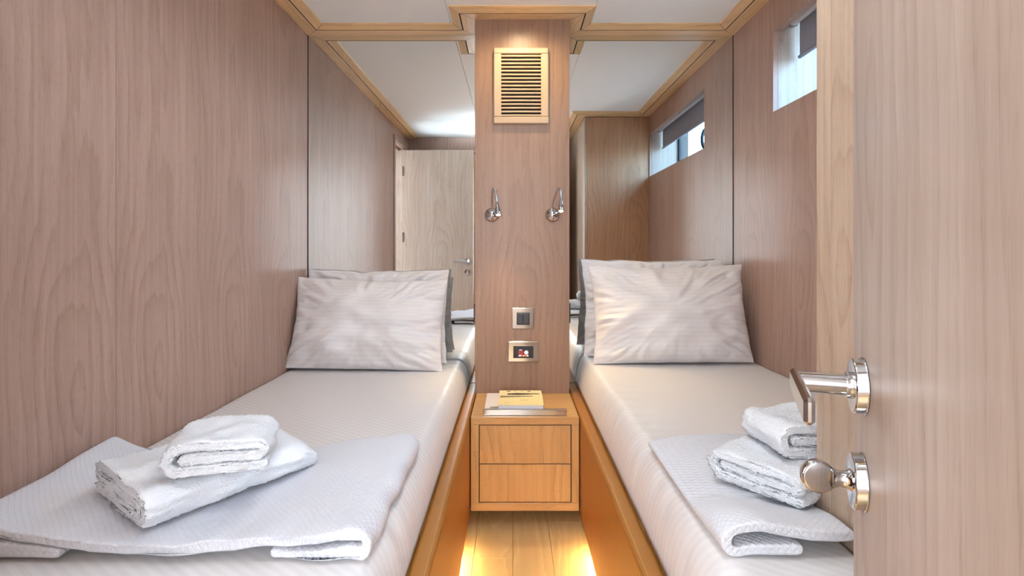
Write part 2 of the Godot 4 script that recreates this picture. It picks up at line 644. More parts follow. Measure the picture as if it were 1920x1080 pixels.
func build_window() -> void:
	var w := setting("window_1", "deep-set cabin window with pale veneered reveals")
	var z0 := -2.287
	var z1 := -1.042
	var y0 := E + 0.569
	var y1 := E + 0.995
	var x0 := XR + 0.0005
	var x1 := 1.335
	part("sill", Geo.new().box(Vector3(x0, y0 - 0.018, z0), Vector3(x1, y0, z1), 0.001, 2), M.oak_door, w)
	part("head", Geo.new().box(Vector3(XR + 0.021, y1, z0), Vector3(x1, y1 + 0.018, z1), 0.001, 2), M.oak_door, w)
	part("reveal", Geo.new().box(Vector3(XR + 0.0205, y0, z0 - 0.018), Vector3(x1, y1, z0), 0.001, 1), M.oak_door, w)
	part("reveal", Geo.new().box(Vector3(XR + 0.0205, y0, z1), Vector3(x1, y1, z1 + 0.018), 0.001, 1, Vector2(0.2, 0.1)), M.oak_door, w)
	part("reveal_lip", Geo.new().box(Vector3(XR + 0.0205, E + 0.905, z0), Vector3(XR + 0.034, y1, z1), 0.0, 2), M.oak_wall, w)
	var fr := Geo.new()
	var fx0 := 1.313
	var fx1 := 1.332
	for q in [[z0, z0 + 0.022, y0, y1], [z1 - 0.022, z1, y0, y1], [z0, z1, y0, y0 + 0.02], [z0, z1, y1 - 0.02, y1]]:
		fr.box(Vector3(fx0, q[2], q[0]), Vector3(fx1, q[3], q[1]), 0.002)
	part("window_frame", fr, M.rubber, w)
	part("pane", Geo.new().box(Vector3(1.320, y0 + 0.02, z0 + 0.022), Vector3(1.325, y1 - 0.02, z1 - 0.022)), M.pane, w)
	# dark bow handle on the pane
	var h := []
	for i in 13:
		var a := PI * i / 12.0
		h.append(Vector3(1.313 - 0.035 * sin(a), E + 0.735 + 0.075 * cos(a), -1.70))
	part("latch_handle", Geo.new().tube(h, 0.011, 10), M.rubber, w)
	part("latch_plate", Geo.new().box(Vector3(1.306, E + 0.645, -1.722), Vector3(1.319, E + 0.690, -1.678), 0.004), M.rubber, w)
	# roller blind, a third of the way down
	var b := thing("roller_blind", "grey roller blind partly lowered in the high window on the right wall", "blind", Vector3(1.17, E + 0.94, -1.66))
	var by := E + 0.944
	part("tube", Geo.new().tube([Vector3(1.166, by, z0 + 0.014), Vector3(1.166, by, z1 - 0.014)], 0.021, 20), M.blind_tube, b)
	for zz in [z0 + 0.001, z1 - 0.013]:
		part("bracket", Geo.new().tube([Vector3(1.166, by, zz), Vector3(1.166, by, zz + 0.012)], 0.025, 20), M.steel, b)
	part("cloth", Geo.new().box(Vector3(1.1865, E + 0.792, z0 + 0.022), Vector3(1.1885, by, z1 - 0.022)), M.blind_cloth, b)
	part("bottom_bar", Geo.new().tube([Vector3(1.1875, E + 0.792, z0 + 0.020), Vector3(1.1875, E + 0.792, z1 - 0.020)], 0.008, 12), M.blind_cloth, b)


func build_pillar() -> void:
	var p := setting("wall_center", "veneered pillar between the two mirrors")
	part("panel", Geo.new().box(Vector3(PXL, 0.02, PZ - 0.018), Vector3(PXR, E + 1.07, PZ), 0.0015, 1, Vector2(0.17, 0.15)), M.oak_pillar, p)
	part("side_panel", Geo.new().box(Vector3(PXL + 0.001, 0.02, -2.70), Vector3(PXL + 0.018, E + 1.07, PZ - 0.019), 0.0, 1), M.oak_pillar, p)
	part("side_panel", Geo.new().box(Vector3(PXR - 0.018, 0.02, -2.70), Vector3(PXR - 0.001, E + 1.07, PZ - 0.019), 0.0, 1), M.oak_pillar, p)


func build_mirrors() -> void:
	for q in [[XL + 0.003, PXL - 0.001, "tall mirror panel behind the pillows of the left bed"], [PXR + 0.001, XR - 0.003, "tall mirror panel behind the pillows of the right bed"]]:
		whole("wall_mirror", Geo.new().box(Vector3(q[0], 0.43, -2.7065), Vector3(q[1], E + 1.052, -MZ), 0.0008), M.mirror_glass, q[2], "mirror", "mirror panels of the head wall")


func build_wardrobe() -> void:
	var w := thing("wardrobe", "full-height pale wood wardrobe whose narrow side shows beside the open door", "wardrobe", Vector3(0.83, 0.0, -0.5))
	part("stile", Geo.new().box(Vector3(0.571, 0.0, -1.03), Vector3(0.59, E + 1.046, -0.986), 0.001, 1, Vector2(0.05, 0)), M.oak_stile, w)
	part("side_panel", Geo.new().box(Vector3(0.571, 0.0, -0.9848), Vector3(0.59, E + 1.046, 0.049), 0.001, 1, Vector2(0.3, 0.4)), M.oak_stile, w)
	part("front_panel", Geo.new().box(Vector3(0.591, 0.0, -1.029), Vector3(XR - 0.001, E + 1.046, -1.010), 0.001, 1, Vector2(0.11, 0.5)), M.oak_wardrobe, w)


func lever_set(o: Node3D, x: float, y: float, s: float, toward: float) -> void:
	# rose, neck and lever on the face z = 0 (s = -1) of a door in the door's own axes
	var r := part("rose", Geo.new().lathe([Vector2(0, 0.0), Vector2(0.0265, 0.0), Vector2(0.0265, 0.0015), Vector2(0.0255, 0.0015), Vector2(0.0255, 0.009), Vector2(0.0243, 0.0105), Vector2(0, 0.0105)], 40).moved(Transform3D(Basis(Vector3.RIGHT, PI / 2 * s), Vector3(x, y, 0))), M.chrome, o, false)
	r.set_meta("label", "round polished rose plate")
	# round neck, then a flat bar mitred on to it
	var g := Geo.new()
	g.tube([Vector3(x, y, s * 0.0105), Vector3(x, y, s * 0.0555)], 0.0100, 26)
	var bar := Geo.new().box(Vector3(minf(0.0, toward * 0.122), -0.0108, -0.0042), Vector3(maxf(0.0, toward * 0.122), 0.0108, 0.0042), 0.0030)
	bar.moved(Transform3D(Basis(Vector3.UP, 0.0), Vector3(x - toward * 0.0104, y, s * 0.0575)))
	var k := g.v.size()
	g.v.append_array(bar.v)
	g.n.append_array(bar.n)
	g.uv.append_array(bar.uv)
	for q in bar.idx:
		g.idx.append(q + k)
	part("lever", g, M.chrome, o, false)
	part("collar", Geo.new().tube([Vector3(x, y, s * 0.0105), Vector3(x, y, s * 0.015)], 0.0125, 24), M.chrome, o, false)


func build_entry_door() -> void:
	# stands open into the cabin beside the camera; only the mirror shows it
	var o := thing("cabin_door", "open pale wooden door reflected in the left mirror", "door", Vector3(-1.035, 0, -0.345))
	part("slab", Geo.new().box(Vector3(0, 0.012, 0), Vector3(0.668, E + 0.905, 0.04), 0.0015, 1, Vector2(0.28, 0.3)), M.oak_door, o, false)
	lever_set(o, 0.607, E - 0.123, -1.0, -1.0)
	part("lock_rose", Geo.new().lathe([Vector2(0, 0.0), Vector2(0.0255, 0.0), Vector2(0.0255, 0.006), Vector2(0, 0.0075)], 32).moved(Transform3D(Basis(Vector3.RIGHT, -PI / 2), Vector3(0.612, E - 0.222, 0))), M.chrome, o, false)
	part("lock_cylinder", Geo.new().tube([Vector3(0.612, E - 0.218, -0.007), Vector3(0.612, E - 0.218, -0.010)], 0.008, 16), M.steel, o, false)
	for y in [E + 0.71, E + 0.10, 0.35]:
		part("hinge", Geo.new().box(Vector3(0.010, y - 0.045, -0.004), Vector3(0.026, y + 0.045, 0.001), 0.002), M.steel, o, false)


func build_near_door() -> void:
	# hinged beside the camera, swung into the cabin so that we look along its face
	var o := thing("cabin_door", "open pale wooden door in the right foreground with chrome lever and thumb turn", "door", Vector3(0.114, 0, 0.018), deg_to_rad(68.0))
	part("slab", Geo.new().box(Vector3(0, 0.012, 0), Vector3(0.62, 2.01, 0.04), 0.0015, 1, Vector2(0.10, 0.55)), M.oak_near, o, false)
	lever_set(o, 0.570, E - 0.129, -1.0, -1.0)
	var y := E - 0.219
	var x := 0.572
	part("turn_rose", Geo.new().lathe([Vector2(0, 0.0), Vector2(0.0265, 0.0), Vector2(0.0265, 0.0015), Vector2(0.0255, 0.0015), Vector2(0.0255, 0.009), Vector2(0.0243, 0.0105), Vector2(0, 0.0105)], 40).moved(Transform3D(Basis(Vector3.RIGHT, -PI / 2), Vector3(x, y, 0))), M.chrome, o, false)
	var tt := part("thumb_turn", Geo.new().tube([Vector3(x, y, -0.010), Vector3(x, y, -0.014), Vector3(x, y, -0.020), Vector3(x, y, -0.026)], [0.011, 0.0085, 0.0075, 0.010], 22), M.chrome, o, false)
	var coin := Geo.new().lathe([Vector2(0, -0.006), Vector2(0.0125, -0.006), Vector2(0.0150, -0.0045), Vector2(0.0156, 0), Vector2(0.0150, 0.0045), Vector2(0.0125, 0.006), Vector2(0, 0.006)], 36)
	coin.moved(Transform3D(Basis(Vector3.BACK, PI / 2) * Basis(Vector3.RIGHT, 0.15), Vector3(x, y, -0.038)))
	part("grip", coin, M.chrome, tt, false)
	for hy in [0.3, 1.75]:
		part("hinge", Geo.new().tube([Vector3(-0.004, hy, 0.044), Vector3(-0.004, hy + 0.09, 0.044)], 0.007, 12), M.steel, o, false)


# padded mattress in a fitted sheet: x runs from the aisle edge to the wall
func mattress_geo(xa: float, xw: float, top: float, notch: bool, s: int) -> Geo:
	var nz := noise(3.0, s, 3)
	var wr := noise(14.0, s + 3, 2)
	var dirn := signf(xw - xa)
	var wide := absf(xw - xa)
	var zf := -0.80
	var zs := [[zf + 0.045, 0.0]]
	for k in range(1, 8):
		var a := PI / 2 * k / 8.0
		zs.append([zf + 0.045 * cos(a), sin(a)])
	var z := zf - 0.004
	while z > -2.672:
		zs.append([z, 1.0])
		z -= 0.016
	zs.append_array([[-2.676, 1.0], [-2.680, 0.93], [-2.682, 0.5], [-2.682, 0.0]])
	var roll := 0.062
	var across := []
	for k in 15:
		var a := PI / 2 * k / 14.0
		across.append([roll * (1.0 - pow(cos(a), 0.85)), pow(sin(a), 0.95)])
	for k in range(1, 42):
		across.append([roll + (wide - roll - 0.006) * k / 41.0, 1.0])
	across.append_array([[wide - 0.002, 0.95], [wide, 0.7], [wide, 0.0], [wide * 0.5, 0.0]])
	var base := 0.4366
	return Geo.new().grid(across.size(), zs.size(), func(i, j):
		var u: float = across[i][0]
		var zz: float = zs[j][0]
		var h: float = across[i][1] * zs[j][1]
		var xx := xa + dirn * u
		if notch and zz > -1.046:
			xx = minf(xx, 0.566 - 0.004 * (1.0 - float(i) / across.size()))
		var edge := clampf(1.0 - u / 0.20, 0.0, 1.0)
		var yy := base + (top - base) * h
		if h > 0.0:
			yy += 0.003 * nz.get_noise_2d(xx, zz) * h
			yy += 0.004 * edge * h * wr.get_noise_2d(xx * 0.35, zz)
			xx += dirn * 0.005 * (1.0 + wr.get_noise_2d(zz * 1.1, 7.0)) * edge * h
		return Vector3(xx, yy, zz), func(i, j):
		var a := 0.95
		return Vector2(across[i][0] * cos(a) * dirn - zs[j][0] * sin(a), 0.0), true, dirn > 0)


func build_beds() -> void:
	for q in [[-1.0, -0.1704, -0.2150, XL + 0.002, 0.550, "left"], [1.0, 0.2636, 0.3082, XR - 0.002, 0.588, "right"]]:
		var s: float = q[0]
		var xi: float = q[1]
		var xm: float = q[2]
		var xw: float = q[3]
		var zf := -0.78
		var b := thing("bed_frame", "caramel leather sided bed base along the %s wall" % q[5], "bed", Vector3((xi + xw) * 0.5, 0.0, -1.75), 0.0, "bed bases")
		var lo := Vector3(minf(xm, xw), 0.10, -2.695)
		var hi := Vector3(maxf(xm, xw), 0.435, zf)
		if s > 0:
			part("platform", Geo.new().box(lo, Vector3(hi.x, hi.y, -1.048), 0.002, 2), M.oak_case, b)
			part("platform", Geo.new().box(Vector3(lo.x, lo.y, -1.0475), Vector3(0.566, hi.y, zf), 0.002, 2), M.oak_case, b)
		else:
			part("platform", Geo.new().box(lo, hi, 0.002, 2), M.oak_case, b)
		part("plinth", Geo.new().box(Vector3(minf(xi + s * 0.12, xw), 0.0, -2.69), Vector3(maxf(xi + s * 0.12, minf(xw, 0.56) if s > 0 else xw), 0.10, zf - 0.03), 0.0, 2), M.oak_case, b)
		# padded rail: rounded upper edge, flat inner face
		var rail := [Vector2(0.0, 0.063), Vector2(0.0, 0.25), Vector2(0.0, 0.420), Vector2(0.0016, 0.428), Vector2(0.0050, 0.4325), Vector2(0.012, 0.4345), Vector2(0.022, 0.4350), Vector2(0.036, 0.4345), Vector2(0.0450, 0.4338), Vector2(0.0458, 0.4200), Vector2(0.0458, 0.35), Vector2(0.0458, 0.063)]
		var nr := noise(2.2, 9, 2)
		var rg := Geo.new()
		var rows := 60
		rg.grid(rail.size(), rows, func(i, j):
			var zz := lerpf(-2.695, zf, float(j) / (rows - 1))
			var bulge := 0.0012 * nr.get_noise_2d(zz * 4.0, rail[i].y * 5.0)
			return Vector3(xi + s * (rail[i].x + bulge), rail[i].y + bulge, zz), func(i, j): return Vector2(rail[i].y + rail[i].x, lerpf(-2.695, zf, float(j) / (rows - 1))), true, s > 0)
		for zz in [-2.695, zf]:
			var ps := []
			var us := []
			for r in rail:
				ps.append(Vector3(xi + s * r.x, r.y, zz))
				us.append(r)
			rg.flat(ps, Vector3(0, 0, signf(zz + 1.5)), us)
		part("rail", rg, M.leather, b)
		var st := Geo.new()
		var z := -2.15
		while z < zf - 0.01:
			st.tube([Vector3(xi + s * 0.0102, 0.4343, z), Vector3(xi + s * 0.0102, 0.4343, z + 0.0062)], 0.0007, 5)
			z += 0.0085
		var sp := part("stitching", st, M.thread, b)
		sp.set_meta("kind", "stuff")
		var lx := xi + s * 0.040
		var strip := Geo.new().box(Vector3(lx - 0.006, 0.0585, -1.98), Vector3(lx + 0.006, 0.0628, zf - 0.02), 0.001, 2)
		part("led_strip", strip, M.led_strip, b)
		area("under_bed_light", Vector3(lx, 0.0575, -1.39), Vector3(lx, 0.0, -1.39), Vector2(0.010, 1.16), C_STRIP, K_STRIP * (0.8 if s < 0 else 1.0))
		var m := thing("mattress", "mattress of the %s bed in a white satin-striped sheet" % q[5], "mattress", Vector3((xm + xw) * 0.5, 0.40, -1.75), 0.0, "mattresses")
		part("fitted_sheet", mattress_geo(xm, xw, q[4], s > 0, 3 if s < 0 else 17), M.satin_sheet, m)


func build_nightstand() -> void:
	var x0 := -0.1665
	var x1 := 0.2600
	var zb := -2.510
	var zf := -2.155
	var y0 := 0.064
	var y1 := 0.434
	var o := thing("nightstand", "floating wooden nightstand with two plain drawers between the beds", "nightstand", Vector3(0.047, y0, -2.33))
	part("top", Geo.new().box(Vector3(x0, y1 - 0.0305, zb), Vector3(x1, y1, zf), 0.0015, 0, Vector2(0.2, 0.3)), M.oak_case, o)
	part("bottom", Geo.new().box(Vector3(x0, y0, zb), Vector3(x1, y0 + 0.0315, zf), 0.0015, 0, Vector2(0.1, 0.9)), M.oak_case, o)
	part("side", Geo.new().box(Vector3(x0, y0 + 0.0315, zb), Vector3(x0 + 0.0315, y1 - 0.0305, zf), 0.0015, 1, Vector2(0.3, 0.3)), M.oak_case, o)
	part("side", Geo.new().box(Vector3(x1 - 0.0295, y0 + 0.0315, zb), Vector3(x1, y1 - 0.0305, zf), 0.0015, 1, Vector2(0.35, 0.3)), M.oak_case, o)
	part("back", Geo.new().box(Vector3(x0 + 0.02, y0 + 0.02, zf - 0.06), Vector3(x1 - 0.02, y1 - 0.02, zf - 0.05)), M.gap, o)
	var dx0 := x0 + 0.0350
	var dx1 := x1 - 0.0330
	part("drawer", Geo.new().box(Vector3(dx0, 0.2503, zf - 0.045), Vector3(dx1, y1 - 0.0340, zf - 0.001), 0.001, 1, Vector2(0.165, 0.42)), M.oak_case, o)
	part("drawer", Geo.new().box(Vector3(dx0, y0 + 0.0350, zf - 0.045), Vector3(dx1, 0.2468, zf - 0.001), 0.001, 1, Vector2(0.165, 0.60)), M.oak_case, o)
	var r := whole("fiddle_rail", Geo.new().box(Vector3(-0.119, 0.4342, -2.184), Vector3(0.2135, 0.459, -2.172), 0.002), M.chrome, "polished metal bar along the front edge of the nightstand top", "rail")
	r.set_meta("group", "")
	r.remove_meta("group")


func build_vent() -> void:
	var x0 := -0.088
	var x1 := 0.1615
	var y0 := E + 0.568
	var y1 := E + 0.913
	var o := thing("air_vent", "wooden louvred air vent high on the pillar", "vent", Vector3(0.037, y0, PZ))
	var zb := PZ + 0.0005
	var zf := PZ + 0.018
	var fx := 0.034
	part("frame_rail", Geo.new().box(Vector3(x0, y1 - 0.026, zb), Vector3(x1, y1, zf), 0.003, 0), M.vent_wood, o)
	part("frame_rail", Geo.new().box(Vector3(x0, y0, zb), Vector3(x1, y0 + 0.031, zf), 0.003, 0), M.vent_wood, o)
	part("frame_stile", Geo.new().box(Vector3(x0, y0 + 0.031, zb), Vector3(x0 + fx, y1 - 0.026, zf), 0.003, 1), M.vent_wood, o)
	part("frame_stile", Geo.new().box(Vector3(x1 - fx, y0 + 0.031, zb), Vector3(x1, y1 - 0.026, zf), 0.003, 1), M.vent_wood, o)
	part("slat_shade", Geo.new().box(Vector3(x0 + 0.02, y0 + 0.02, zb), Vector3(x1 - 0.02, y1 - 0.02, zb + 0.0012)), M.gap, o)  # flat dark sheet; the shade behind the slats is put into its colour
	var n := 17
	var lo := y0 + 0.031
	var pitch := (y1 - 0.026 - lo) / n
	for k in n:
		var g := Geo.new().box(Vector3(x0 + fx - 0.002, -0.0040, -0.0070), Vector3(x1 - fx + 0.002, 0.0040, 0.0070), 0.002, 0)
		g.moved(Transform3D(Basis(Vector3.RIGHT, 0.12), Vector3(0, lo + pitch * (k + 0.42), zb + 0.0088)))
		part("slat", g, M.vent_wood, o)


func build_reading_lamps() -> void:
	var specs := [
		[Vector3(-0.097, E + 0.152, PZ), [Vector3(0.002, 0.020, 0.026), Vector3(0.001, 0.05, 0.040), Vector3(0.002, 0.085, 0.050), Vector3(0.004, 0.108, 0.056), Vector3(0.010, 0.116, 0.062), Vector3(0.016, 0.108, 0.068), Vector3(0.020, 0.085, 0.072), Vector3(0.024, 0.055, 0.075)], Vector3(0.031, -0.004, 0.081), "chrome gooseneck reading lamp on the left side of the pillar", Vector3(-0.03, 0.45, -2.25)],
		[Vector3(0.181, E + 0.152, PZ), [Vector3(-0.002, 0.020, 0.026), Vector3(-0.002, 0.05, 0.040), Vector3(0.008, 0.085, 0.050), Vector3(0.018, 0.108, 0.056), Vector3(0.024, 0.116, 0.062), Vector3(0.029, 0.108, 0.068), Vector3(0.031, 0.090, 0.072), Vector3(0.032, 0.066, 0.075)], Vector3(0.031, 0.012, 0.088), "chrome gooseneck reading lamp on the right side of the pillar", Vector3(0.37, 0.55, -2.08)],
	]
	for q in specs:
		var o := thing("reading_lamp", q[3], "lamp", q[0], 0.0, "reading lamps")
		var dome := []
		for k in 12:
			var a := PI / 2 * k / 11.0
			dome.append(Vector2(0.033 * cos(a), 0.003 + 0.026 * sin(a)))
		dome.push_front(Vector2(0.033, 0.0005))
		part("wall_rose", Geo.new().lathe(dome, 32).moved(Transform3D(Basis(Vector3.RIGHT, PI / 2), Vector3.ZERO)), M.chrome, o, false)
		var cv := Curve3D.new()
		var ps: Array = q[1]
		for i in ps.size():
			var t: Vector3 = (ps[mini(i + 1, ps.size() - 1)] - ps[maxi(i - 1, 0)]) / 6.0
			cv.add_point(ps[i], -t, t)
		var path := []
		for i in 41:
			path.append(cv.sample_baked(cv.get_baked_length() * i / 40.0, true))
		part("neck", Geo.new().tube(path, 0.0036, 12), M.chrome, o, false)
		var e0: Vector3 = ps[ps.size() - 1]
		var e1: Vector3 = q[2]
		var hp := []
		var hr := []
		for k in 12:
			var t := k / 11.0
			hp.append(e0.lerp(e1, t))
			hr.append(lerpf(0.0042, 0.0130, pow(sin(t * PI / 2), 1.3)) * (1.0 if t < 0.92 else 0.95))
		var head := part("head", Geo.new().tube(hp, hr, 22), M.chrome, o, false)
		var dirh := (e1 - e0).normalized()
		part("bulb", Geo.new().tube([e1 + dirh * 0.0003, e1 + dirh * 0.004], [0.0100, 0.0075], 18), M.reading_led, head, false)
		part("button", Geo.new().tube([Vector3(0.002, -0.017, 0.024), Vector3(0.002, -0.019, 0.030)], 0.0042, 14), M.red_button, o, false)
		var at: Vector3 = q[0] + e1 + dirh * 0.008
		spot("reading_lamp_light", at, q[4], C_READ, K_READ, 38.0, 0.012, 0.9)


func build_plates() -> void:
	var z := PZ + 0.0004
	# switch with two rockers
	var o := thing("light_switch", "square polished switch plate with two dark rockers on the pillar", "switch", Vector3(0.045, E - 0.32, PZ))
	var x0 := -0.0045
	var x1 := 0.0950
	var y0 := E - 0.3705
	var y1 := E - 0.2745
	part("plate", Geo.new().box(Vector3(x0, y0, z), Vector3(x1, y1, z + 0.007), 0.0022), M.chrome, o)
	part("insert", Geo.new().box(Vector3(0.0165, E - 0.352, z + 0.007), Vector3(0.0765, E - 0.295, z + 0.0085), 0.0006), M.black_plastic, o)
	part("rocker", Geo.new().box(Vector3(0.0205, E - 0.3465, z + 0.0085), Vector3(0.0450, E - 0.3000, z + 0.0125), 0.0015), M.rocker_plastic, o)
	part("rocker", Geo.new().box(Vector3(0.0460, E - 0.3465, z + 0.0085), Vector3(0.0705, E - 0.3000, z + 0.0125), 0.0015), M.rocker_plastic, o)
	# control panel with a small lit screen
	var c := thing("control_panel", "polished wall plate with a small lit touch screen under the switch", "control panel", Vector3(0.047, E - 0.47, PZ))
	part("plate", Geo.new().box(Vector3(-0.0220, E - 0.5210, z), Vector3(0.1175, E - 0.4280, z + 0.007), 0.0022), M.chrome, c)
	part("bezel", Geo.new().box(Vector3(0.001, E - 0.5035, z + 0.007), Vector3(0.0930, E - 0.4480, z + 0.010), 0.0008), M.black_plastic, c)
	var scr := picture(168, 112, func(x, y):
		var p := Vector2(x, y)
		var col := Color(0.13, 0.09, 0.13)
		if y > 40 and y < 100 and x > 20 and x < 148:
			col = Color(0.30, 0.05, 0.05)
		var a := p.distance_to(Vector2(55, 58))
		if a < 24:
			col = Color(0.95, 0.38, 0.25) if a > 19 else Color(0.35, 0.03, 0.04)
			if a < 10 and ((x > 48 and x < 53) or (x > 57 and x < 62)):
				col = Color(0.9, 0.25, 0.2)
		var b := p.distance_to(Vector2(117, 58))
		if b < 23:
			col = Color(0.97, 0.96, 0.97)
			if y > 68 and b < 17:
				col = Color(0.25, 0.08, 0.08)
		if y > 26 and y < 33 and x > 34 and x < 70:
			col = Color(0.96, 0.93, 0.93)
		if y > 84 and y < 101 and x > 30 and x < 142:
			col = Color(0.95, 0.42, 0.25)
			if x < 58 or x > 122:
				col = Color(0.95, 0.88, 0.86)
			if p.distance_to(Vector2(87, 92)) < 6:
				col = Color(1, 1, 1)
		return col)
	var sm := mat("screen", Color(0.05, 0.05, 0.05), 0.25)
	sm.emission_enabled = true
	sm.emission = Color(1, 1, 1)
	sm.emission_operator = BaseMaterial3D.EMISSION_OP_MULTIPLY
	sm.emission_texture = scr
	sm.emission_energy_multiplier = 1.0
	var sg := Geo.new()
	var a0 := Vector3(0.0135, E - 0.5000, z + 0.0102)
	var a1 := Vector3(0.0805, E - 0.4535, z + 0.0102)
	sg.flat([Vector3(a0.x, a1.y, a0.z), Vector3(a1.x, a1.y, a0.z), Vector3(a1.x, a0.y, a0.z), Vector3(a0.x, a0.y, a0.z)], Vector3.BACK, [Vector2(0, 0), Vector2(1, 0), Vector2(1, 1), Vector2(0, 1)])
	part("screen", sg, sm, c)
	# socket plates on the sides of the pillar
	for q in [[PXL, -1.0, "left"], [PXR, 1.0, "right"]]:
		var s: float = q[1]
		var xa: float = q[0] + (0.0 if s > 0 else -0.009)
		var k := thing("wall_socket", "dark socket plate on the %s flank of the pillar" % q[2], "socket", Vector3(q[0], E - 0.30, -2.60), 0.0, "sockets on the pillar flanks")
		part("plate", Geo.new().box(Vector3(xa, E - 0.350, -2.645), Vector3(xa + 0.009, E - 0.258, -2.553), 0.002), M.black_plastic, k)
		part("insert", Geo.new().box(Vector3(xa - 0.001, E - 0.332, -2.627), Vector3(xa + 0.010, E - 0.276, -2.571), 0.001), M.rocker_plastic, k)


func build_ceiling_lamps() -> void:
	var spots := [[Vector3(0.034, CEIL, -2.30), "recessed ceiling downlight just in front of the pillar", K_SPOT, C_SPOT], [Vector3(0.034, CEIL, -1.50), "added unseen ceiling downlight over the middle of the aisle", K_DOWN, C_DOWN], [Vector3(0.034, CEIL, -0.72), "added unseen ceiling downlight over the foot of the beds", K_DOWN, C_DOWN]]  # the second and third are added out of view for soft light
	for q in spots:
		var at: Vector3 = q[0]
		var o := thing("ceiling_downlight", q[1], "ceiling light", at, 0.0, "ceiling downlights")
		part("bezel", Geo.new().lathe([Vector2(0.034, -0.001), Vector2(0.036, -0.005), Vector2(0.044, -0.004), Vector2(0.046, -0.0005)], 32), M.steel, o, false)
		part("lamp_lens", Geo.new().lathe([Vector2(0.0, -0.0025), Vector2(0.034, -0.0020), Vector2(0.034, -0.0005)], 28), M.lamp_lens, o, false)
		spot("ceiling_downlight_light", at + Vector3(0, -0.008, 0), at + Vector3(0, -1, 0), q[3], q[2], 78.0, 0.034, 0.8)
	# added unseen bowl lamp; its ceiling pool stands in for a bounced flash
	var up := thing("added_uplight", "added unseen metal bowl lamp standing in for a flash bounced off the ceiling", "added lamp", Vector3(-0.298, 1.93, -0.152))
	var bowl := []
	for k in 9:
		var a := PI / 2 * k / 8.0
		bowl.append(Vector2(0.045 * sin(a), -0.035 * cos(a)))
	bowl.append_array([Vector2(0.045, 0.012), Vector2(0.042, 0.012), Vector2(0.041, 0.0)])
	var bz := -0.43
	part("bowl", Geo.new().lathe(bowl, 28).moved(Transform3D(Basis(), Vector3(0, 0, bz))), M.steel, up, false)
	part("arm", Geo.new().tube([Vector3(0, -0.012, 0.0), Vector3(0, -0.030, -0.10), Vector3(0, -0.036, -0.25), Vector3(0, -0.033, bz)], 0.006, 12), M.steel, up, false)
	part("bracket", Geo.new().box(Vector3(-0.018, -0.040, -0.006), Vector3(0.018, 0.016, 0.002), 0.002), M.steel, up, false)
	part("lamp_lens", Geo.new().lathe([Vector2(0.0, 0.001), Vector2(0.040, 0.0005), Vector2(0.040, -0.001)], 24).moved(Transform3D(Basis(), Vector3(0, 0, bz))), M.added_glow, up, false)
	spot("added_bounce_light", Vector3(-0.298, 1.945, -0.152 + bz), Vector3(-0.298, 2.6, -0.152 + bz), C_UP, K_UP, 80.0, 0.04, 1.0)


func pillow_geo(a: float, b: float, front: float, back: float, s: int, slump: float) -> Geo:
	var big := noise(2.6, s, 2)
	var rid := noise(7.0, s + 5, 2)
	var g := Geo.new()
	var n := 72
	for side in [1.0, -1.0]:
		var th := front if side > 0 else back
		g.grid(n + 1, n + 1, func(i, j):
			var sx := sin(PI / 2 * (2.0 * i / n - 1.0))
			var t := sin(PI / 2 * (2.0 * j / n - 1.0))
			var ex := 1.0 - sx * sx
			var ey := 1.0 - t * t
			var x := a * sx * (1.0 - 0.045 * ey + 0.014 * big.get_noise_2d(t * 0.7, 9.0 + signf(sx)))
			var y := b * (1.0 + t * (1.0 - (0.060 if t > 0 else 0.012) * ex * (1.0 + 0.7 * big.get_noise_2d(sx * 0.8, 33.0))))
			var lift := pow(1.0 - pow(absf(sx), 2.3), 0.72) * pow(1.0 - pow(absf(t), 2.2), 0.72)
			lift *= 1.0 - slump * t
			var edge := clampf(1.0 - lift, 0.0, 1.0)
			var z := th * lift * (1.0 + 0.34 * big.get_noise_2d(sx * 0.42 + 3.0 * side, t * 0.42))
			# creases that run in from the corners and the lower seam
			var ang := atan2(t, sx)
			var rad := sqrt(sx * sx + t * t)
			z += 0.020 * minf(lift * 3.0, 1.0) * exp(-pow((sx * 0.8 - t * 0.62 + 0.42) / 0.10, 2.0)) * smoothstep(0.35, -0.5, t)
			var crease := rid.get_noise_2d(ang * 0.55, rad * 0.16 + side * 5.0)
			z += 0.024 * (0.25 + edge) * minf(lift * 4.0, 1.0) * (absf(crease) * 1.6 - 0.25)
			return Vector3(x, y, side * z), func(i, j):
			return Vector2(b * sin(PI / 2 * (2.0 * j / n - 1.0)), a * sin(PI / 2 * (2.0 * i / n - 1.0))), false, side < 0)
	return g


func build_pillows() -> void:
	# x centre, base height, z of the lower seam, lean, yaw, half sizes
	var list := [
		["rear white striped pillow of the left bed, mostly hidden", Vector3(-0.655, 0.560, -2.580), 11.0, -2.0, 0.345, 0.222, 0.045, 0.040, 3, 0.0],
		["front white satin-striped pillow leaning at the head of the left bed", Vector3(-0.668, 0.557, -2.440), 19.0, 0.0, 0.352, 0.212, 0.100, 0.030, 8, -1.2],
		["rear white striped pillow of the right bed, mostly hidden", Vector3(0.672, 0.597, -2.560), 10.0, 1.0, 0.345, 0.228, 0.045, 0.040, 15, 0.0],
		["front white satin-striped pillow leaning at the head of the right bed", Vector3(0.705, 0.596, -2.395), 17.0, 0.0, 0.352, 0.222, 0.105, 0.030, 27, 0.6],
	]
	for q in list:
		var o := whole("pillow", pillow_geo(q[4], q[5], q[6], q[7], q[8], 0.18), M.satin_pillow, q[0], "pillow", "bed pillows")
		o.basis = Basis(Vector3.UP, deg_to_rad(q[3])) * Basis(Vector3.BACK, deg_to_rad(q[9])) * Basis(Vector3.RIGHT, deg_to_rad(-q[2]))
		o.position = q[1]


